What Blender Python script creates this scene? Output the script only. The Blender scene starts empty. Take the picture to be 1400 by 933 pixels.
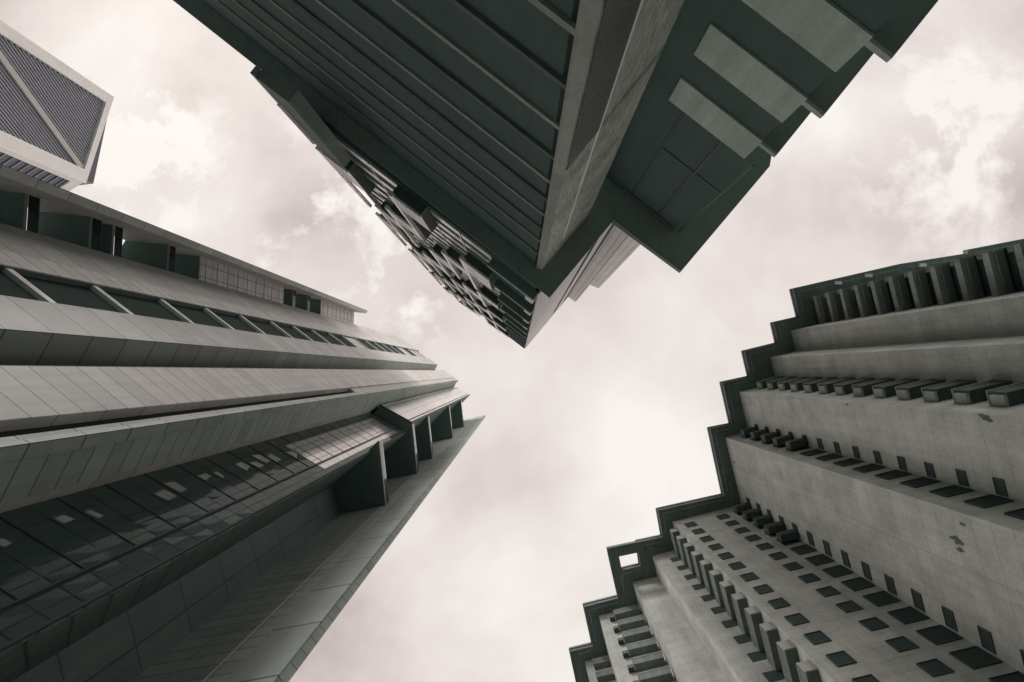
import bpy, bmesh, math, random
from mathutils import Vector, Matrix
random.seed(7)
S = bpy.context.scene
COL = S.collection

# ---------------------------------------------------------------- camera
FPX, W0, H0 = 820.0, 1400.0, 933.0            # focal length in photo pixels
ZEN = (710.0, 508.0)                          # where the zenith falls in the photo
CAMZ = 1.6
zc = Vector(((ZEN[0]-W0/2)/FPX, -(ZEN[1]-H0/2)/FPX, -1)).normalized()
yc = Vector((0, 1, 0)); yc = (yc - yc.dot(zc)*zc).normalized()
xc = yc.cross(zc)
ROT = Matrix((xc, yc, zc))                    # camera space -> world
cam = bpy.data.cameras.new('camera')
cam.sensor_width = 36.0
cam.lens = 36.0*FPX/W0
cam.clip_start = 0.05
cam.clip_end = 20000
camo = bpy.data.objects.new('camera', cam)
camo.matrix_world = Matrix.Translation((0, 0, CAMZ)) @ ROT.to_4x4()
COL.objects.link(camo)
S.camera = camo

# ---------------------------------------------------------------- light
SUN_EL, SUN_AZ = 48.0, -38.0                  # azimuth measured from +Y towards -X is positive
world = bpy.data.worlds.new('World'); S.world = world
world.use_nodes = True
nt = world.node_tree
for n in list(nt.nodes): nt.nodes.remove(n)
def N(tree, typ, **kw):
    n = tree.nodes.new(typ)
    for k, v in kw.items(): setattr(n, k, v)
    return n
sunv = Vector((math.sin(math.radians(-SUN_AZ))*math.cos(math.radians(SUN_EL)),
               math.cos(math.radians(SUN_AZ))*math.cos(math.radians(SUN_EL)), math.sin(math.radians(SUN_EL))))
def build_sky():
    L = nt.links.new
    sky = N(nt, 'ShaderNodeTexSky'); sky.sky_type = 'NISHITA'; sky.sun_disc = False
    sky.sun_elevation = math.radians(SUN_EL)
    sky.sun_rotation = math.atan2(sunv.x, sunv.y)
    sky.dust_density = 4.0
    tc = N(nt, 'ShaderNodeTexCoord')
    sep = N(nt, 'ShaderNodeSeparateXYZ'); L(tc.outputs['Generated'], sep.inputs[0])
    zz = N(nt, 'ShaderNodeMath', operation='MAXIMUM'); L(sep.outputs[2], zz.inputs[0]); zz.inputs[1].default_value = 0.08
    dx = N(nt, 'ShaderNodeMath', operation='DIVIDE'); L(sep.outputs[0], dx.inputs[0]); L(zz.outputs[0], dx.inputs[1])
    dy = N(nt, 'ShaderNodeMath', operation='DIVIDE'); L(sep.outputs[1], dy.inputs[0]); L(zz.outputs[0], dy.inputs[1])
    pl = N(nt, 'ShaderNodeCombineXYZ'); L(dx.outputs[0], pl.inputs[0]); L(dy.outputs[0], pl.inputs[1])
    # big soft cloud masses
    n1 = N(nt, 'ShaderNodeTexNoise'); n1.inputs['Scale'].default_value = 2.1; n1.inputs['Detail'].default_value = 9
    n1.inputs['Roughness'].default_value = 0.52; n1.inputs['Distortion'].default_value = 0.12
    off1 = N(nt, 'ShaderNodeVectorMath', operation='ADD'); L(pl.outputs[0], off1.inputs[0]); off1.inputs[1].default_value = (3.3, 1.7, 0.4)
    L(off1.outputs[0], n1.inputs['Vector'])
    # bright ragged tufts
    n2 = N(nt, 'ShaderNodeTexNoise'); n2.inputs['Scale'].default_value = 5.6; n2.inputs['Detail'].default_value = 12
    n2.inputs['Roughness'].default_value = 0.62; n2.inputs['Distortion'].default_value = 0.15
    off2 = N(nt, 'ShaderNodeVectorMath', operation='ADD'); L(pl.outputs[0], off2.inputs[0]); off2.inputs[1].default_value = (7.1, 4.2, 1.9)
    L(off2.outputs[0], n2.inputs['Vector'])
    def blob(px, py, r):
        d = N(nt, 'ShaderNodeVectorMath', operation='DISTANCE'); L(pl.outputs[0], d.inputs[0])
        ray = ROT @ Vector(((px-W0/2)/FPX, -(py-H0/2)/FPX, -1)); d.inputs[1].default_value = (ray.x/ray.z, ray.y/ray.z, 0)
        m = N(nt, 'ShaderNodeMapRange'); m.interpolation_type = 'SMOOTHSTEP'
        m.inputs['From Min'].default_value = r/FPX; m.inputs['From Max'].default_value = 0.0
        L(d.outputs['Value'], m.inputs['Value']); return m.outputs[0]
    def add(a, b, k):
        m = N(nt, 'ShaderNodeMath', operation='MULTIPLY_ADD'); L(b, m.inputs[0]); m.inputs[1].default_value = k; L(a, m.inputs[2]); return m.outputs[0]
    v = n1.outputs['Fac']
    # where the photographed sky is thick (dark) and thin (bright)
    for px, py, r, k in ((520, 860, 260, -.14), (660, 880, 160, -.05), (300, 180, 230, -.07), (1080, 200, 260, -.05), (1380, 150, 200, -.03), (420, 280, 150, -.05),
                         (100, 60, 230, .09), (1280, 200, 150, .10), (760, 700, 330, .07), (560, 330, 160, .06), (160, 190, 130, .10), (900, 480, 200, .03)):
        v = add(v, blob(px, py, r), k)
    tm = N(nt, 'ShaderNodeMapRange'); tm.inputs['From Min'].default_value = 0.50; tm.inputs['From Max'].default_value = 0.66
    L(n2.outputs['Fac'], tm.inputs['Value'])
    area = None
    for px, py, r in ((1290, 190, 230), (430, 290, 200), (190, 200, 200), (1000, 150, 120), (560, 380, 150)):
        b = blob(px, py, r)
        if area is None: area = b
        else:
            mx = N(nt, 'ShaderNodeMath', operation='MAXIMUM'); L(area, mx.inputs[0]); L(b, mx.inputs[1]); area = mx.outputs[0]
    tt = N(nt, 'ShaderNodeMath', operation='MULTIPLY'); L(tm.outputs[0], tt.inputs[0]); L(area, tt.inputs[1])
    v = add(v, tt.outputs[0], 0.5)
    ramp = N(nt, 'ShaderNodeValToRGB'); L(v, ramp.inputs[0])
    cr = ramp.color_ramp
    cr.elements[0].position = 0.34; cr.elements[0].color = (0.54, 0.465, 0.445, 1)
    cr.elements[1].position = 0.68; cr.elements[1].color = (0.95, 0.90, 0.86, 1)
    e = cr.elements.new(0.43); e.color = (0.69, 0.605, 0.58, 1)
    e = cr.elements.new(0.52); e.color = (0.80, 0.725, 0.69, 1)
    # unseen low sky brightened as fill for walls, dimmed away from the sun
    hz = N(nt, 'ShaderNodeMapRange'); L(sep.outputs[2], hz.inputs['Value'])
    hz.inputs['From Min'].default_value = 0.35; hz.inputs['From Max'].default_value = 0.66
    hz.inputs['To Min'].default_value = 1.0; hz.inputs['To Max'].default_value = 0.0
    az = N(nt, 'ShaderNodeVectorMath', operation='DOT_PRODUCT'); L(tc.outputs['Generated'], az.inputs[0])
    hv = Vector((sunv.x, sunv.y, 0)).normalized(); az.inputs[1].default_value = hv
    lo = N(nt, 'ShaderNodeMapRange'); L(az.outputs['Value'], lo.inputs['Value'])
    lo.inputs['From Min'].default_value = -0.85; lo.inputs['From Max'].default_value = 0.3
    lo.inputs['To Min'].default_value = 0.35; lo.inputs['To Max'].default_value = 1.9
    df = N(nt, 'ShaderNodeMath', operation='SUBTRACT'); L(lo.outputs[0], df.inputs[0]); df.inputs[1].default_value = 0.505
    hm = N(nt, 'ShaderNodeMath', operation='MULTIPLY_ADD'); L(df.outputs[0], hm.inputs[0]); L(hz.outputs[0], hm.inputs[1]); hm.inputs[2].default_value = 0.505
    hz = hm
    mul = N(nt, 'ShaderNodeVectorMath', operation='SCALE'); L(ramp.outputs[0], mul.inputs[0]); L(hz.outputs[0], mul.inputs['Scale'])
    bgc = N(nt, 'ShaderNodeBackground'); L(mul.outputs[0], bgc.inputs[0]); bgc.inputs[1].default_value = 1.0
    bgs = N(nt, 'ShaderNodeBackground'); L(sky.outputs[0], bgs.inputs[0]); bgs.inputs[1].default_value = 0.08
    mix = N(nt, 'ShaderNodeMixShader'); mix.inputs[0].default_value = 0.985
    L(bgs.outputs[0], mix.inputs[1]); L(bgc.outputs[0], mix.inputs[2])
    out = N(nt, 'ShaderNodeOutputWorld'); L(mix.outputs[0], out.inputs[0])
build_sky()
sun = bpy.data.lights.new('sun', 'SUN'); sun.energy = 1.1; sun.angle = math.radians(14); sun.color = (1.0, 0.97, 0.94)
suno = bpy.data.objects.new('sun', sun); COL.objects.link(suno)
suno.rotation_euler = (-sunv).to_track_quat('-Z', 'Y').to_euler()
vs = S.view_settings
vs.view_transform = 'Standard'; vs.look = 'None'; vs.exposure = 1.0; vs.gamma = 1.0
S.cycles.max_bounces = 8; S.cycles.diffuse_bounces = 5

# ---------------------------------------------------------------- measuring helpers
def ray(px, py):
    d = ROT @ Vector(((px-W0/2)/FPX, -(py-H0/2)/FPX, -1))
    return d
def P(p, h):                                   # plan point seen at photo pixel p, at height h
    d = ray(*p); k = (h-CAMZ)/d.z
    return Vector((d.x*k, d.y*k))
def hof(p, xy):                                # height at which plan point xy is seen at the radius of pixel p
    d = ray(*p); return CAMZ + xy.length/math.hypot(d.x, d.y)*d.z
def RL(a, d, pix):                             # point of the roof line a+t*d that lies on the ray zenith -> pix
    vx, vy = pix[0]-ZEN[0], pix[1]-ZEN[1]
    det = d[0]*(-vy) - (-vx)*d[1]
    rx, ry = ZEN[0]-a[0], ZEN[1]-a[1]
    t = (rx*(-vy) - (-vx)*ry)/det
    return (a[0]+t*d[0], a[1]+t*d[1])
def meet(a, d, b, e):
    det = d[0]*(-e[1]) - (-e[0])*d[1]
    rx, ry = b[0]-a[0], b[1]-a[1]
    t = (rx*(-e[1]) - (-e[0])*ry)/det
    return (a[0]+t*d[0], a[1]+t*d[1])

# ---------------------------------------------------------------- mesh builder
class MB:
    def __init__(s): s.v = []; s.f = []; s.uv = []
    def face(s, pts, uvs):
        i = len(s.v); s.v += [tuple(p) for p in pts]; s.f.append(list(range(i, i+len(pts)))); s.uv.append(uvs)
    def quad(s, a, b, c, d):                   # a->b is the u direction
        a, b, c, d = map(Vector, (a, b, c, d))
        u = (b-a).length; v = (d-a).length
        s.face((a, b, c, d), ((0, 0), (u, 0), (u, v), (0, v)))
    def prism(s, poly, z0, z1, top=None, caps=True):
        P0 = [Vector(p[:2]) for p in poly]
        T0 = [Vector(p[:2]) for p in (top or poly)]
        ar = sum(a.x*b.y-b.x*a.y for a, b in zip(P0, P0[1:]+P0[:1]))
        if ar < 0: P0.reverse(); T0.reverse()
        u = 0
        n = len(P0)
        for i in range(n):
            a, b = P0[i], P0[(i+1) % n]; c, d = T0[(i+1) % n], T0[i]
            l = (b-a).length
            s.face(((a.x, a.y, z0), (b.x, b.y, z0), (c.x, c.y, z1), (d.x, d.y, z1)), ((u, z0), (u+l, z0), (u+l, z1), (u, z1)))
            u += l
        if caps:
            s.face([(p.x, p.y, z1) for p in T0], [(p.x, p.y) for p in T0])
            s.face([(p.x, p.y, z0) for p in reversed(P0)], [(p.x, p.y) for p in reversed(P0)])
    def wbox(s, w, s0, s1, z0, z1, d0, d1):    # box on wall w: along, up, outward
        q = [w.at(s0, d0), w.at(s1, d0), w.at(s1, d1), w.at(s0, d1)]
        s.prism(q, z0, z1)
    def build(s, name, mat, parent=None, base=(0, 0), bevel=0):
        me = bpy.data.meshes.new(name)
        bx, by = base
        me.from_pydata([(x-bx, y-by, z) for x, y, z in s.v], [], s.f)
        ul = me.uv_layers.new(name='UVMap')
        k = 0
        for uvs in s.uv:
            for t in uvs: ul.data[k].uv = t; k += 1
        if mat: me.materials.append(mat)
        o = bpy.data.objects.new(name, me); COL.objects.link(o)
        if parent: o.parent = parent
        return o
class Wall:                                    # a wall line from plan point a to plan point b; outward is the side the street is on
    def __init__(s, a, b):
        s.a = Vector(a); s.e = (Vector(b)-s.a); s.L = s.e.length; s.e.normalize()
        s.n = Vector((-s.e.y, s.e.x))
        if s.n.dot(-(s.a+Vector(b))/2) < 0: s.n = -s.n
    def at(s, t, d): return s.a + s.e*t + s.n*d
class Thing:
    def __init__(s, name, label, cat, base):
        s.o = bpy.data.objects.new(name, None); COL.objects.link(s.o)
        s.o.location = (base[0], base[1], 0); s.base = (base[0], base[1])
        s.o['label'] = label; s.o['category'] = cat
        s.o.empty_display_size = 2
    def part(s, name, mb, mat, parent=None, label=None):
        o = mb.build(name, mat, parent or s.o, s.base)
        if label: o['label'] = label
        return o
    def group(s, name, at):                    # a part that is itself a mesh is made with part(); this only keeps the base handy
        return s.o

# ---------------------------------------------------------------- materials
def rgb(c): return (c[0], c[1], c[2], 1)
def surf(name, col, rough=0.8, joint=None, var=0.08, mott=0.15, streak=0.18, jdark=0.35, bump=0.15, spec=0.35, offs=0.0, fine=6.0, turn=False, sscale=(1.6, 0.045)):
    m = bpy.data.materials.new(name); m.use_nodes = True
    t = m.node_tree; L = t.links.new
    b = t.nodes['Principled BSDF']
    b.inputs['Roughness'].default_value = rough
    b.inputs['Specular IOR Level'].default_value = spec
    uv = N(t, 'ShaderNodeUVMap')
    geo = N(t, 'ShaderNodeNewGeometry')
    # mottling in world space, streaks along the height of the wall
    n1 = N(t, 'ShaderNodeTexNoise'); n1.inputs['Scale'].default_value = 0.35; n1.inputs['Detail'].default_value = 8; n1.inputs['Roughness'].default_value = 0.62
    L(geo.outputs['Position'], n1.inputs['Vector'])
    mp = N(t, 'ShaderNodeMapping'); mp.inputs['Scale'].default_value = (sscale[0], sscale[1], 1)
    L(uv.outputs[0], mp.inputs['Vector'])
    n2 = N(t, 'ShaderNodeTexNoise'); n2.inputs['Scale'].default_value = 1.0; n2.inputs['Detail'].default_value = 6; n2.inputs['Roughness'].default_value = 0.6
    L(mp.outputs[0], n2.inputs['Vector'])
    n3 = N(t, 'ShaderNodeTexNoise'); n3.inputs['Scale'].default_value = fine; n3.inputs['Detail'].default_value = 5
    L(geo.outputs['Position'], n3.inputs['Vector'])
    def rng(x, lo, hi, a=0.3, c=0.7):
        r = N(t, 'ShaderNodeMapRange'); L(x, r.inputs['Value'])
        r.inputs['From Min'].default_value = a; r.inputs['From Max'].default_value = c
        r.inputs['To Min'].default_value = lo; r.inputs['To Max'].default_value = hi; return r.outputs[0]
    def mulv(x, y):
        r = N(t, 'ShaderNodeMath', operation='MULTIPLY'); L(x, r.inputs[0]); L(y, r.inputs[1]); return r.outputs[0]
    f = mulv(rng(n1.outputs['Fac'], 1-mott, 1+mott), rng(n2.outputs['Fac'], 1-streak, 1+streak*0.6))
    f = mulv(f, rng(n3.outputs['Fac'], 1-mott*0.5, 1+mott*0.5))
    hgt = n3.outputs['Fac']
    if joint:
        du, dv, gap = joint
        br = N(t, 'ShaderNodeTexBrick'); br.offset = offs; br.squash = 1.0
        vec = uv.outputs[0]
        if turn:
            rt = N(t, 'ShaderNodeMapping'); rt.inputs['Rotation'].default_value = (0, 0, turn); L(vec, rt.inputs['Vector']); vec = rt.outputs[0]
        L(vec, br.inputs['Vector'])
        br.inputs['Scale'].default_value = 1.0
        br.inputs['Brick Width'].default_value = du; br.inputs['Row Height'].default_value = dv
        br.inputs['Mortar Size'].default_value = gap; br.inputs['Mortar Smooth'].default_value = 0.0
        br.inputs['Color1'].default_value = rgb([1-var]*3); br.inputs['Color2'].default_value = rgb([1+var]*3)
        br.inputs['Mortar'].default_value = rgb([jdark]*3)
        f = mulv(f, br.outputs['Color'])
    mx = N(t, 'ShaderNodeVectorMath', operation='SCALE'); mx.inputs[0].default_value = col
    L(f, mx.inputs['Scale'])
    L(mx.outputs[0], b.inputs['Base Color'])
    if bump:
        bp = N(t, 'ShaderNodeBump'); bp.inputs['Strength'].default_value = bump; bp.inputs['Distance'].default_value = 0.05
        L(hgt, bp.inputs['Height']); L(bp.outputs[0], b.inputs['Normal'])
    return m
def glass(name, col=(0.03, 0.045, 0.042), rough=0.06, wave=0.02, spec=0.15):
    m = bpy.data.materials.new(name); m.use_nodes = True
    t = m.node_tree; L = t.links.new; b = t.nodes['Principled BSDF']
    b.inputs['Base Color'].default_value = rgb(col); b.inputs['Roughness'].default_value = rough
    b.inputs['Specular IOR Level'].default_value = spec
    if wave:
        geo = N(t, 'ShaderNodeNewGeometry')
        n = N(t, 'ShaderNodeTexNoise'); n.inputs['Scale'].default_value = 0.5; n.inputs['Detail'].default_value = 1
        L(geo.outputs['Position'], n.inputs['Vector'])
        bp = N(t, 'ShaderNodeBump'); bp.inputs['Strength'].default_value = wave; bp.inputs['Distance'].default_value = 1.0
        L(n.outputs['Fac'], bp.inputs['Height']); L(bp.outputs[0], b.inputs['Normal'])
    return m
def sheet_glass(name):                         # see-through balustrade glass
    m = bpy.data.materials.new(name); m.use_nodes = True
    t = m.node_tree; L = t.links.new
    for n in list(t.nodes): t.nodes.remove(n)
    tr = N(t, 'ShaderNodeBsdfTransparent'); tr.inputs[0].default_value = (0.62, 0.68, 0.66, 1)
    gl = N(t, 'ShaderNodeBsdfGlossy'); gl.inputs['Roughness'].default_value = 0.05; gl.inputs[0].default_value = (0.8, 0.8, 0.8, 1)
    fr = N(t, 'ShaderNodeFresnel'); fr.inputs[0].default_value = 1.5
    mx = N(t, 'ShaderNodeMixShader'); L(fr.outputs[0], mx.inputs[0]); L(tr.outputs[0], mx.inputs[1]); L(gl.outputs[0], mx.inputs[2])
    o = N(t, 'ShaderNodeOutputMaterial'); L(mx.outputs[0], o.inputs[0]); return m
M = dict(
    panel=surf('stone_panel', (0.52, 0.505, 0.49), 0.6, (14.0, 3.44, 0.04), var=0.11, mott=0.10, streak=0.10, jdark=0.22),
    panel_fine=surf('stone_strip', (0.62, 0.59, 0.575), 0.6, (30.0, 1.72, 0.05), var=0.10, mott=0.10, streak=0.12, jdark=0.4),
    block=surf('stone_block', (0.32, 0.355, 0.332), 0.7, (30.0, 3.44, 0.06), var=0.08, mott=0.12, streak=0.10, jdark=0.3),
    board=surf('boarded_stone', (0.31, 0.35, 0.325), 0.7, (30.0, 1.55, 0.05), var=0.12, mott=0.10, streak=0.08, jdark=0.4),
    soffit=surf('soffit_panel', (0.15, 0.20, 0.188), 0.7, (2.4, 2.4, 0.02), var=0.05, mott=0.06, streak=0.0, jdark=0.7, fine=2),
    lightwall=surf('bay_panel', (0.55, 0.525, 0.525), 0.45, (1.55, 3.0, 0.09), var=0.05, mott=0.10, streak=0.06, jdark=0.55),
    concrete=surf('rendered_concrete', (0.41, 0.42, 0.392), 0.9, (40.0, 1.75, 0.03), var=0.05, mott=0.2, streak=0.14, jdark=0.74, sscale=(1.2, 0.06), bump=0.25),
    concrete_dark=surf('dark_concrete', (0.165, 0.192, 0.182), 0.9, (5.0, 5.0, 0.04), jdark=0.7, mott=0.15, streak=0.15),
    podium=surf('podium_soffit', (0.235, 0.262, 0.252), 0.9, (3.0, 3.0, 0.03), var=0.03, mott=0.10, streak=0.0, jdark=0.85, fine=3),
    podium_wall=surf('dark_cladding', (0.088, 0.125, 0.117), 0.8, None, mott=0.1, streak=0.1, spec=0.1),
    ledge=surf('concrete_ledge', (0.33, 0.34, 0.31), 0.9, None, mott=0.2, streak=0.2),
    spandrel=surf('concrete_spandrel', (0.42, 0.475, 0.425), 0.9, None, mott=0.16, streak=0.2, fine=9),
    granite=surf('granite', (0.075, 0.095, 0.088), 0.5, None, mott=0.35, streak=0.85, fine=14, sscale=(16, 5), bump=0.6),
    pier=surf('brushed_stone', (0.46, 0.47, 0.43), 0.7, None, mott=0.25, streak=0.55, fine=12, sscale=(9, 0.9), bump=0.4),
    white=surf('white_metal', (0.82, 0.785, 0.765), 0.5, None, mott=0.05, streak=0.05),
    rib=surf('ribbed_metal', (0.6, 0.57, 0.56), 0.5, (0.9, 60.0, 0.05), var=0.06, mott=0.08, streak=0.1, jdark=0.5),
    boxglass=glass('box_glazing', (0.075, 0.095, 0.09), 0.2, 0.02, 0.25),
    glass=glass('dark_glass'),
    curtain=glass('curtain_wall_glass', (0.085, 0.12, 0.112), 0.03, 0.012, 0.06),
    blueglass=glass('blue_glass', (0.05, 0.055, 0.085), 0.15, 0.02, 0.8),
    sheet=sheet_glass('balustrade_glass'),
    frame=surf('dark_frame', (0.05, 0.07, 0.066), 0.5, None, mott=0.05, streak=0.0, bump=0),
    steel=surf('pale_frame', (0.45, 0.44, 0.43), 0.4, None, mott=0.05, streak=0.0, bump=0),
    louvre=surf('louvre_blade', (0.27, 0.27, 0.315), 0.35, None, mott=0.1, streak=0.0, bump=0, spec=0.6),
    paving=surf('plaza_paving', (0.13, 0.195, 0.175), 0.9, (0.6, 0.6, 0.008), var=0.1, mott=0.15, streak=0.0),
    asphalt=surf('city_ground', (0.105, 0.16, 0.143), 0.95, None, mott=0.2, streak=0.0),
    stain=surf('bare_patch', (0.11, 0.125, 0.115), 0.95, None, mott=0.4, streak=0.2),
)

# ---------------------------------------------------------------- ground
g = MB(); R = 3000
g.face([(-R, -R, -0.02), (R, -R, -0.02), (R, R, -0.02), (-R, R, -0.02)], [(-R, -R), (R, -R), (R, R), (-R, R)])
o = g.build('ground', M['asphalt']); o['kind'] = 'structure'
g = MB(); g.face([(-45, -45, 0), (45, -45, 0), (45, 45, 0), (-45, 45, 0)], [(-45, -45), (45, -45), (45, 45), (-45, 45)])
o = g.build('plaza', M['paving']); o['kind'] = 'structure'

# ================================================================ LEFT: office tower
HM, HB = 210.0, 150.0
def office_tower():
    base = P((560, 540), HM)
    T = Thing('office_tower', 'grey stone and dark glass tower with projecting fin walls and corner balconies, at left', 'office tower', base)
    da, dd, dg = (.80, .60), (-.46, .89), (.86, .5)
    C = (598, 498.7); F = (625, 520)
    R_ = lambda p: P(p, HM)
    C0 = RL(C, da, (350, 405)); W0_ = RL(C, da, (350, 424)); W1 = RL(C, da, (350, 434.5)); W2 = RL(C, da, (350, 455))
    D = RL(C, dd, (350, 503))
    E0 = RL(F, (.79, .62), (350, 505)); S1 = RL(F, (.79, .62), (350, 543)); S2 = RL(F, (.79, .62), (350, 554))
    F2 = RL(F, (-.43, .9), (350, 599)); FB = RL(F, (-.43, .9), (350, 568))
    iw = Vector((-.6, .8))
    def ins(p, m, n=iw): q = R_(p) + Vector((-n.x, -n.y))*m; return q    # image right is world -X, image down is world -Y
    K2, K3 = (621, 562), (625, 576)
    back = [R_((606, 592)), R_((540, 600)), R_((330, 600)), R_((320, 450)), R_(C0)]
    hs = hof((485, 533), R_(S2))
    low, high = MB(), MB()
    head = [R_(W1), ins(W1, .9), ins(W2, .9), R_(W2), R_(C), R_(D), R_(E0)]
    slit = [R_(S1), ins(S1, .9), ins(S2, .9), R_(S2)]
    tail = [R_(F), R_(F2), R_((609, 541)), R_((610, 552)), R_(K2), R_(K3)] + back
    low.prism(head+slit+tail, 0, hs)
    high.prism(head+tail, hs, HM)
    body = T.part('wall', low, M['panel'])
    T.part('wall', high, M['panel'])
    # dark glass in the two recesses, and floor edges across the wider one
    ww = Wall(R_(W1), R_(W2))
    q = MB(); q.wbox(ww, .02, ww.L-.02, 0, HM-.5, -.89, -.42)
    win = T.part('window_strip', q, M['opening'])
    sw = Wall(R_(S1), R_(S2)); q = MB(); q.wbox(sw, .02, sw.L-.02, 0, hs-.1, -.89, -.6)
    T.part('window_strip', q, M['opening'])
    z = 24.0; k = 0
    while z < HM-2:
        q = MB(); q.wbox(ww, .06, ww.L-.03, z, z+.6, -.41, -.05)
        T.part('floor_edge', q, M['white'])
        if k in (11, 17, 19, 20):
            q = MB(); q.wbox(ww, .1, ww.L-.1, z+.55, z+7.9, -.41, -.2); T.part('blind_or_reflection', q, M['rib'])
        z += 8.3 if k % 3 else 9.2; k += 1
    ck = Wall(R_(W1), ins(W1, .9)); q = MB(); q.wbox(ck, .02, .47, 0, HM-.6, -.05, .03); q.wbox(ck, .02, .47, 0, HM-.6, -.05, -.03); T.part('recess_lining', q, M['soffit'])
    # narrow lighter strip beside the recess
    wl = Wall(R_(W0_), R_(W1)); q = MB(); q.wbox(wl, 0, wl.L, 0, HM+.3, .003, .12); T.part('edge_strip', q, M['panel_fine'])
    # pale stone strip on the recessed wall
    we = Wall(R_(E0), R_(S1)); q = MB(); q.wbox(we, 0, we.L, 0, HM-.6, .003, .1); T.part('strip_cladding', q, M['panel_fine'])
    wc = Wall(R_(C), R_(D))
    q = MB(); q.wbox(wc, 0, wc.L, 0, HM, .003, .05); T.part('return_cladding', q, M['block'])  # this stone's tone is lowered partly in place of shade on the return
    wf = Wall(R_(F), R_(FB)); q = MB(); q.wbox(wf, -.12, wf.L, 0, HM+.4, .003, .38); T.part('capping_blocks', q, M['block'])
    wf2 = Wall(R_(FB), R_(F2)); q = MB(); q.wbox(wf2, .003, wf2.L, 0, HM, .003, .1); T.part('stone_band', q, M['board'])
    # parapet
    q = MB(); q.prism([R_(W2), R_(C), R_(D), ins(D, 1.2), ins(W2, 1.2)], HM+.003, HM+1.0); T.part('parapet', q, M['panel'])
    # blade walls
    B_ = lambda p: P(p, HB)
    q = MB(); q.prism([B_((500.5, 424.2)), B_((498.5, 428)), B_((457, 423.8)), B_((459, 419.8))], 0, HB+1.5); T.part('fin_wall', q, M['panel'])
    q = MB(); q.prism([B_((448, 433)), B_((496, 459.3)), B_((496, 463.3)), B_((470, 456)), B_((448, 441))], 0, HB+.5); T.part('fin_wall', q, M['board'])
    # glazed bays and balconies between them
    bay = [(484, 422.9), (483, 451.2), (450, 434.3), (457.5, 421.6)]
    def zr(r): return CAMZ+(HB-CAMZ)/r
    bw = Wall(B_(bay[0]), B_(bay[1]))
    for r0, r1 in ((1.95, 1.43), (1.203, 1.0)):
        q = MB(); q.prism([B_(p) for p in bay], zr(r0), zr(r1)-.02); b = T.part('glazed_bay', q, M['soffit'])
        q = MB(); q.wbox(bw, .1, bw.L-.15, zr(r0)+.05, zr(r1)-.1, .003, .1); T.part('glazing', q, M['lightwall'], b)
        q = MB()
        for s in (0.02, bw.L-.2): q.wbox(bw, s, s+.14, zr(r0), zr(r1)-.05, .103, .2)
        z = zr(r0)+1.5; i = 0
        while z < zr(r1)-1:
            q.wbox(bw, .2, bw.L-.25, z, z+.1, .103, .16); z += 3.0
        T.part('glazing_frame', q, M['steel'], b)
    for r in (3.04, 2.63, 2.49, 2.145, 1.375, 1.284):
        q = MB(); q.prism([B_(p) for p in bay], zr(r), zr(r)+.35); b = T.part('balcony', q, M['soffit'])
        hh = 1.1
        q = MB(); q.wbox(bw, .15, bw.L-.3, zr(r)+.4, zr(r)+.4+hh, .0, .03); T.part('balustrade', q, M['sheet'], b)
        q = MB()
        for s in (.05, bw.L-.3): q.wbox(bw, s, s+.07, zr(r)+.355, zr(r)+.45+hh, -.04, .08)
        q.wbox(bw, .12, bw.L-.3, zr(r)+.35+hh, zr(r)+.43+hh, -.03, .07)
        T.part('rail', q, M['frame'], b)
    # corner glazing: upper box, recessed lower curtain wall
    G1, G2 = (622.7, 529.5), (642.6, 540.5)
    zb = hof((563, 581), R_(G2))
    box = [G1, G2, (621.2, 561.8), (612, 545)]
    q = MB(); q.prism([R_(p) for p in box], zb, HM-1); b = T.part('glazed_box', q, M['soffit'])
    gw = Wall(R_(G1), R_(G2))
    q = MB(); q.wbox(gw, .05, gw.L-.05, zb+.3, HM-.3, .003, .1); T.part('glazing', q, M['rib2'], b)
    q = MB()
    z = zb+.05
    q.wbox(gw, 0, gw.L, zb, zb+.35, .103, .25)
    for s in (gw.L*.12, gw.L*.86): q.wbox(gw, s, s+.12, zb+.35, HM-.3, .103, .2)
    q.wbox(gw, gw.L-.2, gw.L, zb+.36, HM-.2, .103, .24)
    T.part('mullion', q, M['frame'], b)
    nin = Vector((.5, -.86))                   # outward, image axes
    off = 1.7
    def shift(p): return R_(p) + Vector((nin.x, nin.y))*off
    gl = (G2[0]-.5*off*FPX/(HM-CAMZ), G2[1]+.86*off*FPX/(HM-CAMZ))
    A, Bq = R_(RL(gl, dg, (350, 596.5))), R_(gl)
    lw = Wall(A, Bq)
    singles = []; q = MB(); qb = MB(); nz = 54; ns = 10; dz = (zb-.2)/nz
    rnd = random.Random(3)
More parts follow.
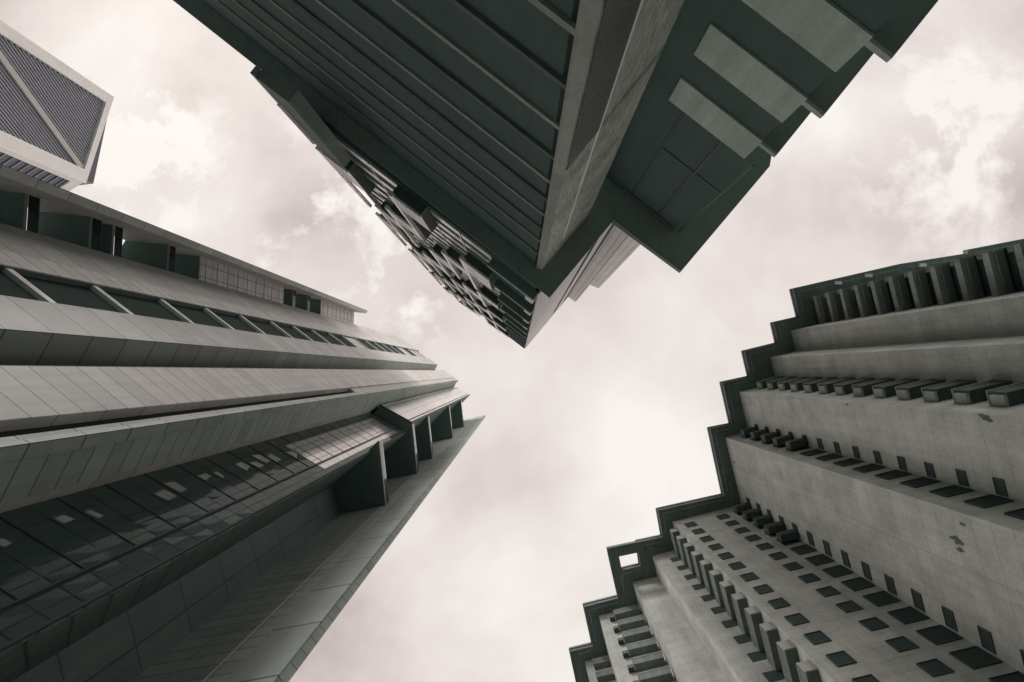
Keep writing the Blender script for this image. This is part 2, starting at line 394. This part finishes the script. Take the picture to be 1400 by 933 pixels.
    for i in range(nz):
        for j in range(ns):
            s0, s1 = lw.L*j/ns, lw.L*(j+1)/ns; z0, z1 = i*dz, (i+1)*dz
            amp = .012 if i < 34 else .006
            t = [rnd.uniform(-amp, amp) for _ in range(4)]
            pts = []
            for (s, zz), d in zip(((s0+.02, z0+.03), (s1-.02, z0+.03), (s1-.02, z1-.03), (s0+.02, z1-.03)), t):
                p = lw.at(s, d+.02); pts.append((p.x, p.y, zz))
            q.quad(*pts)
            # pale panes painted as sky reflection: dense high up, single ones lower down
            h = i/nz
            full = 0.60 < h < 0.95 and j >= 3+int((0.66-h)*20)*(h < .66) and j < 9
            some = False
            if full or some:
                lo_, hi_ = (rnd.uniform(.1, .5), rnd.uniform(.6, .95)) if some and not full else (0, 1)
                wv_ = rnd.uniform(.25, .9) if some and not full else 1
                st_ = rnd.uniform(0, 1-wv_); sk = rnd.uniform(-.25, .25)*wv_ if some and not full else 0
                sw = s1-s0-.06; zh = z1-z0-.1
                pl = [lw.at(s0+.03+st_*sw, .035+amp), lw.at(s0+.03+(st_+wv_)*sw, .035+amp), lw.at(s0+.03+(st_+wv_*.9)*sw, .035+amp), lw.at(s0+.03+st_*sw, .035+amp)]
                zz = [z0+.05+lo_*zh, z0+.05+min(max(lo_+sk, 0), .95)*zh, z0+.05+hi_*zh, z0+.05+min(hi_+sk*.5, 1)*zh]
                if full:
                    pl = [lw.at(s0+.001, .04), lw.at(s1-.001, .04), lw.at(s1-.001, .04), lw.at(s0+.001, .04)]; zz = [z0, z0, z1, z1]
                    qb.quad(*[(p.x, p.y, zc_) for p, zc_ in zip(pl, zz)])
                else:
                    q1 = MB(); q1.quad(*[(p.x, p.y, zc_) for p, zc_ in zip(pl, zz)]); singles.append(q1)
    for i in range(7, 34):                     # pale slivers shaped as broken sky reflections, one per storey, fewer lower down
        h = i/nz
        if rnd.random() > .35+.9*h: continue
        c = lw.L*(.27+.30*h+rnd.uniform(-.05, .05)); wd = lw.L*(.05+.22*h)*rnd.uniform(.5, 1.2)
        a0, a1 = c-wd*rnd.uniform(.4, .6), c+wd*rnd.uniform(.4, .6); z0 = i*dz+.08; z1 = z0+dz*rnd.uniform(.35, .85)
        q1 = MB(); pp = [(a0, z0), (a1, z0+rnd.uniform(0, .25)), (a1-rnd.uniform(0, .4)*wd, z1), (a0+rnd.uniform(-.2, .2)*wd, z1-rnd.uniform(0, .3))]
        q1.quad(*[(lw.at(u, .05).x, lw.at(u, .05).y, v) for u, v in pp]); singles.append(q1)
    cw = T.part('curtain_wall', q, M['curtain'])
    T.part('reflection_field', qb, M['blind_or_reflection'], cw)
    for q1 in singles: T.part('blind_or_reflection', q1, M['blind_or_reflection'], cw)
    q = MB(); q.prism([A, Bq, R_((621.1, 562)), R_((611, 548))], 0, zb-.05); T.part('curtain_backing', q, M['frame'], cw)
    q = MB()
    for s in (.02, lw.L*.78, lw.L-.1): q.wbox(lw, s, s+.1, 0, zb-.1, .03, .16)
    for i in range(0, nz, 2): q.wbox(lw, .13, lw.L*.78, i*dz-.03, i*dz+.03, .035, .07)
    T.part('mullion', q, M['frame'], cw)
    # wall behind the corner balconies
    kw = Wall(Bq, R_(K2)); q = MB(); q.wbox(kw, .1, kw.L-.05, 0, zb-.1, .01, .06); T.part('diagonal_cladding', q, M['diag'])
    kk = Wall(R_(K2), R_(K3)); q = MB(); q.wbox(kk, 0, kk.L, 0, HM-1, .003, .08); T.part('dark_cladding', q, M['dark_panel'])
    # end fin
    FA, FE = RL((662, 569), (-.98, .18), (495, 695)), (662, 569)
    nrm = 3.2
    q = MB(); q.prism([R_(FA), R_(FE), R_((663.5, 570.6)), R_((628, 578.5)), R_((612, 583)), R_((612, 578))], 0, HM+2.5); T.part('fin_wall', q, M['board'])
    fw = Wall(R_(FE), R_(FA)); q = MB(); q.wbox(fw, -.02, 3.0, 0, HM+2.6, .003, .12); T.part('fin_capping', q, M['bigblock'])
    q = MB(); q.wbox(fw, fw.L*.62, fw.L*.62+.07, 0, HM*.5, .003, .05); T.part('trim', q, M['steel'])
    # corner balconies
    bal = [(642.4, 541.2), (646, 573), (625.6, 575.6), (621.4, 562.3)]
    jw = Wall(R_(bal[0]), R_(bal[1]))
    def zq(r): return CAMZ+(HM-CAMZ)/r
    for r in (1.19, 1.43, 1.86, 2.18, 2.85):
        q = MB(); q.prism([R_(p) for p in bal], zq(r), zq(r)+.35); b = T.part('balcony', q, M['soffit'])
        q = MB(); q.wbox(jw, .1, jw.L-.1, zq(r)+.4, zq(r)+2.2, 0, .03); T.part('balustrade', q, M['sheet'], b)
        q = MB(); q.wbox(jw, .05, .15, zq(r)+.36, zq(r)+2.3, -.05, .1); q.wbox(jw, jw.L-.15, jw.L-.05, zq(r)+.36, zq(r)+2.3, -.05, .1)
        q.wbox(jw, .03, jw.L-.03, zq(r)+.02, zq(r)+.3, .003, .12); T.part('rail', q, M['steel'], b)
M['dark_panel'] = surf('dark_panel', (0.065, 0.095, 0.088), 0.6, (2.1, 5.2, 0.07), var=0.12, mott=0.1, streak=0.15, jdark=0.45)
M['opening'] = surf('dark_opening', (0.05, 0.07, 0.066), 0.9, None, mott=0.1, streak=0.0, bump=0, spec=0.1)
M['bigblock'] = surf('big_block', (0.25, 0.28, 0.262), 0.7, (30.0, 6.5, 0.09), var=0.08, mott=0.12, streak=0.10, jdark=0.3)
M['alu'] = surf('bright_aluminium', (0.86, 0.82, 0.80), 0.28, None, mott=0.05, streak=0.0, bump=0)
M['alu'].node_tree.nodes['Principled BSDF'].inputs['Metallic'].default_value = 0.75
M['blind_or_reflection'] = surf('painted_reflection', (0.90, 0.865, 0.85), 0.25, (30.0, 3.3, 0.12), jdark=0.5, mott=0.12, streak=0.25, sscale=(0.5, 3.0), bump=0)  # pale metallic panes standing for sky reflection in the curtain wall
for _m, _v, _r in (('blind_or_reflection', .65, .16),):
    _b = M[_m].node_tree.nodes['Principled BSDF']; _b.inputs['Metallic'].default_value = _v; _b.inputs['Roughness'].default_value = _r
M['rib2'] = surf('pale_glazing', (0.86, 0.82, 0.80), 0.16, (3.1, 3.44, 0.09), var=0.08, mott=0.06, streak=0.0, jdark=0.55, bump=0)
_b = M['rib2'].node_tree.nodes['Principled BSDF']; _b.inputs['Metallic'].default_value = .5
M['diag'] = surf('diamond_cladding', (0.13, 0.165, 0.155), 0.5, (1.7, 1.7, 0.08), var=0.15, mott=0.1, streak=0.05, jdark=0.35, turn=0.8)
office_tower()

# ================================================================ far left: braced tower
def braced_tower():
    H = 180.0
    R_ = lambda p: P(p, H)
    base = R_((95, 175))
    T = Thing('braced_tower', 'distant white framed tower with a louvred glass face crossed by a diagonal beam', 'tower', base)
    M1, M2, M3, M4 = (150, 133), (113, 247), (50, 287), (40, 110)
    q = MB(); q.prism([R_(p) for p in (M1, M2, M3, M4)], 0, H-.2); T.part('glass_body', q, M['blueglass'])
    w = Wall(R_(M1), R_(M2)); w2 = Wall(R_(M2), R_(M3))
    q = MB()
    q.wbox(w, -.4, 2.4, 0, H, .01, 1.3)
    q.wbox(w, w.L-3.2, w.L+.6, 0, H, .01, 1.3)
    q.wbox(w, 2.4, w.L-3.2, H-2.2, H, .01, 1.3)
    T.part('frame', q, M['white'])
    q = MB(); q.wbox(w2, .0, 1.6, 0, H, .01, .6); q.wbox(w2, 1.6, w2.L, H-3.5, H, .01, .6); T.part('frame', q, M['white'])
    q = MB(); z = H-5
    while z > 90: q.wbox(w2, 1.7, w2.L, z, z+.35, .01, .3); z -= 2.6
    q.wbox(w2, w2.L*.5, w2.L*.5+.3, 90, H-3.6, .31, .4); T.part('floor_lines', q, M['louvre'])
    zt = H-2.2
    def bar(q, s0, z0, s1, z1, wd, d0, d1):
        a = Vector((s0, z0)); b = Vector((s1, z1)); e = (b-a).normalized(); n = Vector((-e.y, e.x))*wd/2
        c = [a-n, b-n, b+n, a+n]
        v0 = [w.at(t.x, d0) for t in c]; v1 = [w.at(t.x, d1) for t in c]
        lo = [(p.x, p.y, t.y) for p, t in zip(v0, c)]; hi = [(p.x, p.y, t.y) for p, t in zip(v1, c)]
        q.quad(*hi); q.quad(*lo)
        for i in range(4):
            j = (i+1) % 4; q.quad(lo[i], lo[j], hi[j], hi[i])
    sa, sb = 2.5, w.L-3.3
    slope = 2.05                               # rise of the diagonal per metre along the face
    for top in (zt,):
        q = MB(); bar(q, sb, top-1, sa, top-1-(sb-sa)*slope, 1.5, .1, 1.2); T.part('diagonal_beam', q, M['steel'])
        q = MB(); bar(q, sa, top-1-(sb-sa)*slope-2, sb, top-1-2*(sb-sa)*slope-2, 1.5, .1, 1.2); T.part('diagonal_beam', q, M['steel'])
    q = MB()
    z = 60.0
    while z < zt+60:
        # each blade runs parallel to the beam, clipped to the face
        z1 = z; z0 = z-(sb-sa)*slope
        sA, sB, zA, zB = sa, sb, z0, z1
        if zB > zt: sB = sb-(zB-zt)/slope; zB = zt
        if sB > sA+.3: bar(q, sB, zB, sA, zA, .4, .06, .5)
        z += 1.75
    T.part('louvres', q, M['louvre'])
    q = MB(); q.prism([R_((137, 132)), R_((113, 245)), R_((70, 250)), R_((80, 130))], H+.02, H+4.6)
    T.part('crown', q, M['blueglass'])
braced_tower()

# ================================================================ TOP: podium and tower
HS, HT = 40.0, 134.0
def podium_tower():
    S_ = lambda p: P(p, HS)
    base = S_((740, 250))
    T = Thing('podium_tower', 'dark tower of staggered glazed boxes above an overhanging podium soffit and stone pier', 'tower', base)
    d = (.785, .62); e = (.645, -.765)
    cn = (751.6, 407)
    far = (cn[0]-d[0]*1100, cn[1]-d[1]*1100)
    n1, n2 = (836.6, 303.9), (930, 372.7)
    re = (n2[0]+e[0]*190, n2[1]+e[1]*190)
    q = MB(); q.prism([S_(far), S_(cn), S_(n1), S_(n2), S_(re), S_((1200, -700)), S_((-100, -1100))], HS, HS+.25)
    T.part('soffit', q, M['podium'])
    q = MB(); q.prism([S_((n1[0]+1, n1[1]-1)), S_((n2[0], n2[1]-.6)), S_((n2[0]-.4, n2[1]-1.8)), S_((n1[0]+2, n1[1]-2.6))], HS-.12, HS-.01); T.part('edge_trim', q, M['steel'])
    # left wall: dark glass with concrete sun ledges
    wa = (739, 367)
    wl = Wall(S_(wa), S_((wa[0]-d[0]*1000, wa[1]-d[1]*1000)))
    q = MB(); q.wbox(wl, .45, wl.L, 0, HS-.01, -.6, 0); wall = T.part('podium_wall', q, M['podium_wall'])
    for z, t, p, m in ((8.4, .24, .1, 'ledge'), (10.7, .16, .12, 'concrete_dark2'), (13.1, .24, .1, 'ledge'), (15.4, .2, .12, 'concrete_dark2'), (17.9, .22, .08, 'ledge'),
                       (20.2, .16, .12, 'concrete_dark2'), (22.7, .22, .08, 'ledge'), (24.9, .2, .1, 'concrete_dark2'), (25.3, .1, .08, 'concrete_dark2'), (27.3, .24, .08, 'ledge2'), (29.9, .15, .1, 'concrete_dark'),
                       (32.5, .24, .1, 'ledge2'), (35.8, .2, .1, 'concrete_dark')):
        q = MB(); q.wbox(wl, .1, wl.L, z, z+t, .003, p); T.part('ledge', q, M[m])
    # pier
    f0, f1 = (733.5, 366), (741.5, 369)
    ex = RL(f1, e, (860, 170)); jt = RL(f1, e, (874.5, 0))
    q = MB(); q.prism([S_(f0), S_(f1), S_(ex), S_((ex[0]-12, ex[1]-9))], 0, HS-.02); pier = T.part('pier', q, M['pier'])
    ws = Wall(S_(f1), S_(ex)); tj = (S_(jt)-S_(f1)).length
    za, zb = hof((772, 234), S_(f1)), hof((905, 70), S_(ex)) 
    zj = hof((818, 178), S_(jt))
    q = MB()                                   # dark granite below a sloping seam
    lo = [ws.at(.05, .04), ws.at(tj, .04)]
    q.quad((lo[0].x, lo[0].y, 0), (lo[1].x, lo[1].y, 0), (lo[1].x, lo[1].y, zj), (lo[0].x, lo[0].y, za))
    r0, r1 = ws.at(.05, .0), ws.at(tj, .0)
    q.quad((lo[0].x, lo[0].y, za), (lo[1].x, lo[1].y, zj), (r1.x, r1.y, zj), (r0.x, r0.y, za))
    T.part('granite_facing', q, M['granite'], pier)
    q = MB(); a = ws.at(tj, .05); b = ws.at(ws.L, .05); slope = (zj-za)/tj
    zend = zj+(ws.L-tj)*slope
    q.quad((a.x, a.y, zj-.12), (b.x, b.y, zend-.12), (b.x, b.y, zend+.02), (a.x, a.y, zj+.02)); T.part('seam', q, M['frame'], pier)
    q = MB(); q.wbox(ws, tj, tj+.05, 0, HS-3.5, .01, .07); T.part('joint_strip', q, M['white'], pier)
    wfr = Wall(S_(f0), S_(f1)); q = MB(); q.wbox(wfr, 0, wfr.L, 0, HS-.03, .003, .06); T.part('pier_edge', q, M['ledge'], pier)
    # right wall with concrete spandrels
    ra, rb = RL((846, 258), d, (914.5, 136.7)), RL((846, 258), d, (1041, 195))
    left = RL((846, 258), d, (858, 176))
    wr = Wall(S_(ra), S_(rb))
    lw = -(S_(ra)-S_(left)).length
    q = MB(); q.wbox(wr, lw, wr.L-.05, 0, HS-.01, -.8, -.08); T.part('podium_wall', q, M['podium_wall'])
    zz = hof((914.5, 136.7), S_(ra)); pitch = None
    tops = [hof((914.5, 136.7), S_(ra)), hof((945.7, 75.6), S_(RL((846, 258), d, (945.7, 75.6)))), ]
    pitch = 3.75
    for i in range(7):
        zt = zz-i*pitch; th = 1.95
        if zt < 1: break
        q = MB(); q.wbox(wr, 0, wr.L, zt-th, zt, -.075, .02); b = T.part('spandrel', q, M['spandrel'])
        zs = zt-th*.85
        q = MB(); q.wbox(wr, wr.L+.003, wr.L+.8, zs-.08, zs+.16, -.12, .0); T.part('slab_end', q, M['spandrel'], b)
        q = MB(); q.prism([wr.at(wr.L+.003, -.123), wr.at(wr.L+.8, -.123), wr.at(wr.L+.8, -9), wr.at(wr.L+.003, -9)], zs-.08, zs+.16); T.part('floor_slab', q, M['podium'])
    q = MB()
    for s in (.8, 2.9, 4.6): q.wbox(wr, s, s+.09, zz+.1, HS-.3, -.075, -.02)
    q.wbox(wr, .8, 4.6, zz+4.2, zz+4.3, -.075, -.03)
    T.part('mullion', q, M['frame'])
    q = MB(); q.wbox(wr, lw+1.4, wr.L+.2, HS-.55, HS-.02, -.075, .02); T.part('head_beam', q, M['spandrel2'])
    # --- tower above
    H_ = lambda p: P(p, HT)
    A, B = (621, 403.5), (717, 477)
    right = [(776.6, 405.6), (786.4, 412.6), (806, 389), (818.5, 394.4), (872, 334)]
    body = [A, B] + right + [(840, 309), (600, 395)]
    # left facade geometry
    wt = Wall(H_(A), H_(B))
    z0 = HS+.3
    inner = [wt.at(.02, -.3), wt.at(wt.L-.3, -.3)] + [H_(p) for p in right] + [H_((905, 180)), H_((560, 200)), wt.at(.02, -6)]
    q = MB(); q.prism(inner, z0, HT-.3); T.part('tower_core', q, M['podium_wall'])
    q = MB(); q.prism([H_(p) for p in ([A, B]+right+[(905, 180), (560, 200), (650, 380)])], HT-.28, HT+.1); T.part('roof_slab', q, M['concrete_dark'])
    NC = 6
    cwid = wt.L*.80/NC
    per = 18.4
    ph = [0.0, 9.6, 4.4, 13.4, 7.0, 1.5]
    rnd = random.Random(5)
    for k in range(NC):
        s0 = k*cwid; z = 45.7-per+ph[k]
        while z < HT-1:
            bh = (5.2, 7.4, 6.3, 5.8, 6.9)[rnd.randrange(5)]
            za, zb = max(z, z0+.05), min(z+bh, HT-.4)
            pro = .5 if k < 3 else .38
            if z < z0 and zb-z0 > 1: zb = z0+.3; z_open = z0
            else: z_open = zb
            if zb-za > 1.2:
                q = MB(); q.wbox(wt, s0+.02, s0+cwid*.94, za, zb, -.29, pro); b = T.part('glazed_box', q, M['dark_panel'])
                q = MB(); q.wbox(wt, s0+.3, s0+cwid*.94-.03, za+.25, zb-.1, pro+.003, pro+.06); T.part('glazing', q, M['boxglass'], b)
                q = MB(); q.wbox(wt, s0-.1, s0+.3, max(z0+.1, za-1.0), min(HT-.3, zb+8.0), pro+.003, pro+.3); T.part('edge_fin', q, M['alu'], b)
                q = MB(); q.wbox(wt, s0+.3, s0+cwid*.96, za-.02, za+.16, pro+.063, pro+.2); T.part('sill', q, M['white'], b)
            # louvres in the open part above this box
            za2, zb2 = max(z_open, z0+.3), min(z+per, HT-.6)
            if zb2-za2 > 1.5:
                q = MB(); zz2 = za2+.4
                while zz2 < zb2-.2:
                    q.wbox(wt, s0+.05, s0+cwid*.97, zz2, min(zz2+1.3, zb2), -.29, -.22); zz2 += 3.4 if k < 3 else 2.7
                q.wbox(wt, s0+cwid*.9, s0+cwid*.93, za2+.4, zz2-1.3, -.295, -.235)
                T.part('louvre_bank', q, M['alu'])
            z += per
    q = MB(); q.wbox(wt, .07, cwid*.94, 34.2, 44.9, -.3, .6); b = T.part('glazed_box', q, M['podium'])
    q = MB(); q.wbox(wt, -.2, .067, 34.0, z0+3, .1, .62); q.wbox(wt, -.2, -.003, z0+3.003, HT-1, -.3, .1); T.part('corner_strip', q, M['louvre'], b)
    q = MB(); q.wbox(wt, .25, .42, 37.1, z0+3, .603, .8); T.part('edge_fin', q, M['alu'], b)
    # ledges by the right corner
    z = z0+1.0
    while z < HT-1:
        q = MB(); q.wbox(wt, NC*cwid+.05, wt.L, z, z+.3, -.29, .3); b = T.part('balcony', q, M['soffit'])
        q = MB(); q.wbox(wt, NC*cwid+.05, wt.L, z+.303, z+.5, .1, .36); T.part('edge_strip', q, M['white'], b)
        q = MB(); q.wbox(wt, wt.L-.75, wt.L-.1, z+.51, z+4.0, -.29, .2); T.part('corner_post', q, M['white'], b)
        z += 9.2
    # right facade
    pts = [B]+right
    for i in range(len(pts)-1):
        w = Wall(H_(pts[i]), H_(pts[i+1]))
        if i % 2 == 0:
            q = MB(); q.wbox(w, .05, w.L-.02, z0, HT-.4, .003, .12); T.part('side_cladding', q, M['rib3'])
            if i == 0:
                q = MB(); q.wbox(w, w.L*.55, w.L*.62, z0+1, HT-14, .123, .15); T.part('side_window', q, M['opening'])
                q = MB(); q.wbox(w, w.L*.8, w.L*.9, z0+1, HT-8, .123, .15); T.part('side_window', q, M['opening'])
        else:
            q = MB(); q.wbox(w, .05, w.L-.05, z0, HT-.4, .003, .12); T.part('side_cladding', q, M['rib'])
    # slabs stepping out beyond the last wing
    wv = Wall(H_(pts[-2]), H_(pts[-1]))
    z = 60.0
    while z < HT:
        q = MB(); q.prism([wv.at(.2, 0), wv.at(wv.L, 0), wv.at(wv.L, .55), wv.at(.2, .55)], z, z+.6); T.part('side_ledge', q, M['concrete_dark'])
        z += 11
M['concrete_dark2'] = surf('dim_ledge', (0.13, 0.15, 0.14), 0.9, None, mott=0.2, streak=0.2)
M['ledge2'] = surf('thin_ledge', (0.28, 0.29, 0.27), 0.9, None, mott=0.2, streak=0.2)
M['spandrel2'] = surf('head_concrete', (0.14, 0.155, 0.145), 0.9, None, mott=0.15, streak=0.1)
M['rib3'] = surf('side_metal', (0.55, 0.525, 0.52), 0.5, (0.8, 60.0, 0.03), var=0.04, mott=0.08, streak=0.1, jdark=0.6)
podium_tower()

# ================================================================ RIGHT: stepped block
HR = 90.0
def stepped_block():
    HW = HR-1.0
    K_ = lambda p: P(p, HW)
    Lf, Up = (.235, .972), (-.972, .235)
    K = [(1106, 406), (1081, 452.5), (1053, 489), (1010, 536), (991, 598), (919, 713), (891.5, 759.5), (865, 796), (818.3, 841.5), (799.3, 904), (768, 960)]
    I = [meet(K[i], Lf, K[i+1], Up) for i in range(len(K)-1)]
    base = K_((1150, 650))
    T = Thing('stepped_block', 'stepped concrete block with rows of small dark windows and a jagged dark roof edge', 'apartment block', base)
    chain = []
    for i in range(len(K)-1): chain += [K[i], I[i]]
    chain.append(K[-1])
    pts = [K_(p) for p in chain]
    # recess of the first face
    w0 = Wall(K_(K[0]), K_(I[0]))
    pts = [w0.at(0, -1.6), w0.at(w0.L, -1.6)] + pts[1:]
    pts += [K_((900, 1060)), K_((1350, 1000)), K_((1420, 420)), K_((1250, 372))]
    q = MB(); q.prism(pts, 0, HW-.01); T.part('wall', q, M['concrete'])
    # roof
    sil = [(1400, 328), (1317, 344), (1316, 349), (1228.6, 362.8), (1080.6, 396.6), (1089.6, 434.2), (1054.2, 442.2), (1060.4, 469.6), (1014.7, 480.8), (1022.7, 515.2),
           (985, 523.3), (997.6, 579.6), (968, 585.4), (987.2, 676), (897.6, 696), (904, 732.3), (869.5, 739.5), (874, 771), (842, 778.5), (847.5, 813.6), (797.8, 826.2), (809.5, 879.5),
           (778.8, 887), (789, 935), (760, 942), (775, 1000)]
    R_ = lambda p: P(p, HR)
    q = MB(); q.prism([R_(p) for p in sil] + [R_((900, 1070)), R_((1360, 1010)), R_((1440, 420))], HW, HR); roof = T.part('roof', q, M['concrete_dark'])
    q = MB()
    q.prism([R_((904, 732)), R_((828.5, 747.8)), R_((831.3, 761.5)), R_((871.5, 753))], HW+.1, HR-.1)
    q.prism([R_((831.3, 761.8)), R_((843.2, 814.2)), R_((847.2, 813.4)), R_((842, 779)), R_((848.8, 777)), R_((845, 758.8))], HW+.1, HR-.1)
    T.part('roof_frame', q, M['concrete_dark'], roof)
    full = [R_(p) for p in sil] + [R_((900, 1070)), R_((1360, 1010)), R_((1440, 420))]
    sgn = 1 if sum(a.x*b.y-b.x*a.y for a, b in zip(full, full[1:]+full[:1])) > 0 else -1
    cop = MB()
    for a, b in zip(full[:len(sil)-1], full[1:len(sil)]):
        w = Wall(a, b); w.n = Vector((w.e.y, -w.e.x))*sgn
        if w.L < 1.2: continue
        cop.wbox(w, -.05, w.L+.05, HR-.28, HR+.12, .004, .14)
        fil = MB(); fil.wbox(w, .5, w.L-.5, HW-.07, HW-.004, -.62, -.5); T.part('drip_fillet', fil, M['concrete2'], roof)
    T.part('coping', cop, M['concrete2'], roof)
    # little things standing on the roof edge
    for p in ((1140, 389), (1181, 379), (1254, 365)):
        c = R_(p); q = MB(); q.prism([c+Vector((-.5, -.2)), c+Vector((.5, -.2)), c+Vector((.5, .25)), c+Vector((-.5, .25))], HW-.35, HW-.02); T.part('roof_vent', q, M['white'], roof)
    PIT = 3.5
    ztop = 87.2
    floors = [ztop-PIT*i for i in range(21)]
    # face 0: balcony slabs with glass behind
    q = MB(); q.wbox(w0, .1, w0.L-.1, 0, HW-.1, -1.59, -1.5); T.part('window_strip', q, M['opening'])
    for z in floors:
        q = MB(); q.wbox(w0, .05, w0.L-.02, z, z+.75, -1.49, -.02); b = T.part('balcony', q, M['concrete2'])
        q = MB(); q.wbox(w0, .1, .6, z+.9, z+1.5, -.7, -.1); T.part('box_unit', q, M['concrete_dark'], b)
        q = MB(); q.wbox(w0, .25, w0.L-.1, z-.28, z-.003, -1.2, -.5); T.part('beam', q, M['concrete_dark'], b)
    # ledge boxes along the face behind K3
    def ret(i): return Wall(K_(K[i]), K_(I[i-1]))        # from outer corner inward
    def lface(i): return Wall(K_(I[i]), K_(K[i]))        # from inner corner outward
    r3 = ret(3)
    for z in floors:
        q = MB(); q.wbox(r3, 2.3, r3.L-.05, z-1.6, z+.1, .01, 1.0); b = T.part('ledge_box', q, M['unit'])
        q = MB(); q.wbox(r3, 2.2, r3.L-.05, z+.103, z+.2, .01, 1.08); T.part('rim', q, M['concrete'], b)
        q = MB(); q.wbox(r3, 2.05, 2.297, z-1.5, z-.2, .05, .8); T.part('end_panel', q, M['concrete'], b)
    # windows
    def window(w, s0, s1, z0, z1, name='window', mat='glass', proud=.14):
        q = MB(); q.wbox(w, s0, s1, z0, z1, .004, .05); b = T.part(name, q, M[mat])
        q = MB(); f = .06
        q.wbox(w, s0-f, s1+f, z0-f, z0-.002, .004, proud); q.wbox(w, s0-f, s1+f, z1+.002, z1+f, .004, proud)
        q.wbox(w, s0-f, s0-.002, z0, z1, .004, proud-.01); q.wbox(w, s1+.002, s1+f, z0, z1, .004, proud-.01)
        T.part('frame', q, M['frame'], b)
        return b
    r4, r5, r6, r8, r9 = ret(4), ret(5), ret(6), ret(8), ret(9)
    l3, l4 = lface(3), lface(4)
    for n, z in enumerate(floors):
        zl = z-2.6
        window(r5, 1.05, 2.35, zl, zl+1.6, mat='opening', proud=.12)
        window(r5, 5.6, 6.95, zl, zl+1.6, mat='opening', proud=.12)
        window(r5, r5.L-2.0, r5.L-.15, zl-.2, zl+1.9, 'wide_window', 'opening', .12)
        window(l4, .35, 1.7, zl+.3, zl+1.3, 'corner_window', 'opening', .1)
        window(r4, r4.L-2.0, r4.L-.12, zl-.1, zl+1.7, 'wide_window', 'opening', .12)
        window(l3, .3, 1.35, zl+.35, zl+1.15, 'corner_window', 'opening', .1)
        window(r6, 1.9, 3.4, zl, zl+1.4, 'landing_window', 'opening', .05)
        if n < 5:
            for w in (r5, r4):
                q = MB(); q.wbox(w, w.L-2.1, w.L-.2, zl+.1, zl+1.3, .25, 1.05); b = T.part('air_conditioner', q, M['unit'])
                q = MB(); q.wbox(w, w.L-2.0, w.L-.9, zl+.2, zl+1.2, 1.053, 1.09); T.part('grille', q, M['frame'], b)
    # balcony boxes on the face below K5
    l5 = Wall(K_(K[5]), K_(I[5]))
    for z in floors:
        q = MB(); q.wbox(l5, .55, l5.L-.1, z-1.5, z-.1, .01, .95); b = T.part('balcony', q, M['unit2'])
        q = MB(); q.wbox(l5, .5, l5.L-.08, z-.097, z+.0, .01, 1.0); T.part('rim', q, M['concrete'], b)
        q = MB(); q.wbox(l5, .45, .547, z-1.45, z-.1, .01, .97); T.part('end_panel', q, M['concrete'], b)
        q = MB(); q.wbox(l5, .9, 1.5, z+.01, z+.45, .3, .8); T.part('box_unit', q, M['concrete2'], b)
    for z in floors:
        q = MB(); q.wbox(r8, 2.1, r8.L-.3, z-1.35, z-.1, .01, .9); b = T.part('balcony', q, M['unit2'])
        q = MB(); q.wbox(r8, 2.05, r8.L-.28, z-.097, z+.02, .01, .95); T.part('rim', q, M['concrete'], b)
        q = MB(); q.wbox(r8, 1.3, 2.0, z-1.3, z-.6, .05, .6); T.part('air_conditioner', q, M['frame'])
        q = MB(); q.wbox(r9, 1.1, r9.L-.1, z-1.35, z-.1, .01, .8); b = T.part('balcony', q, M['unit2'])
        q = MB(); q.wbox(r9, 1.05, r9.L-.1, z-.097, z+.02, .01, .85); T.part('rim', q, M['concrete'], b)
    # bare patches where render has fallen away
    def patch(w, px, sz, seed):
        rr = random.Random(seed)
        best = None
        s = 0.0
        while s < w.L:                          # find the spot of the wall seen at that pixel
            xy = w.at(s, 0); h = hof(px, xy)
            d_ = ray(*px); ang = abs(d_.x*xy.y-d_.y*xy.x)/xy.length
            if best is None or ang < best[0]: best = (ang, s, h)
            s += .05
        _, s, h = best
        q = MB(); n = 18; top = []; bot = []
        for i in range(n):
            a = 2*math.pi*i/n; r = sz*rr.uniform(.45, 1.1)
            top.append((s+r*.6*math.cos(a), h+r*1.3*math.sin(a)))
        p1 = [w.at(a, .015) for a, b in top]
        q.face([(p.x, p.y, b) for p, (a, b) in zip(p1, top)], top)
        T.part('bare_patch', q, M['stain'])
    patch(Wall(K_(K[4]), K_(I[4])), (1308, 738), .55, 2); patch(Wall(K_(K[4]), K_(I[4])), (1314, 752), .35, 5)
    patch(Wall(K_(K[4]), K_(I[4])), (1316, 717), .3, 9)
    patch(Wall(K_(K[3]), K_(I[3])), (1348, 571), .55, 4); patch(Wall(K_(K[3]), K_(I[3])), (1158, 553), .25, 6)
    patch(Wall(K_(K[4]), K_(I[4])), (1004, 632), .45, 8)
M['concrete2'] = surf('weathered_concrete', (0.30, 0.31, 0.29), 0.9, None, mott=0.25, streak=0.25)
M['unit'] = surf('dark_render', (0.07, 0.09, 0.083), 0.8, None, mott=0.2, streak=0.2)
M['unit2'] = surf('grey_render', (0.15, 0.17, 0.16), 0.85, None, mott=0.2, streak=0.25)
stepped_block()
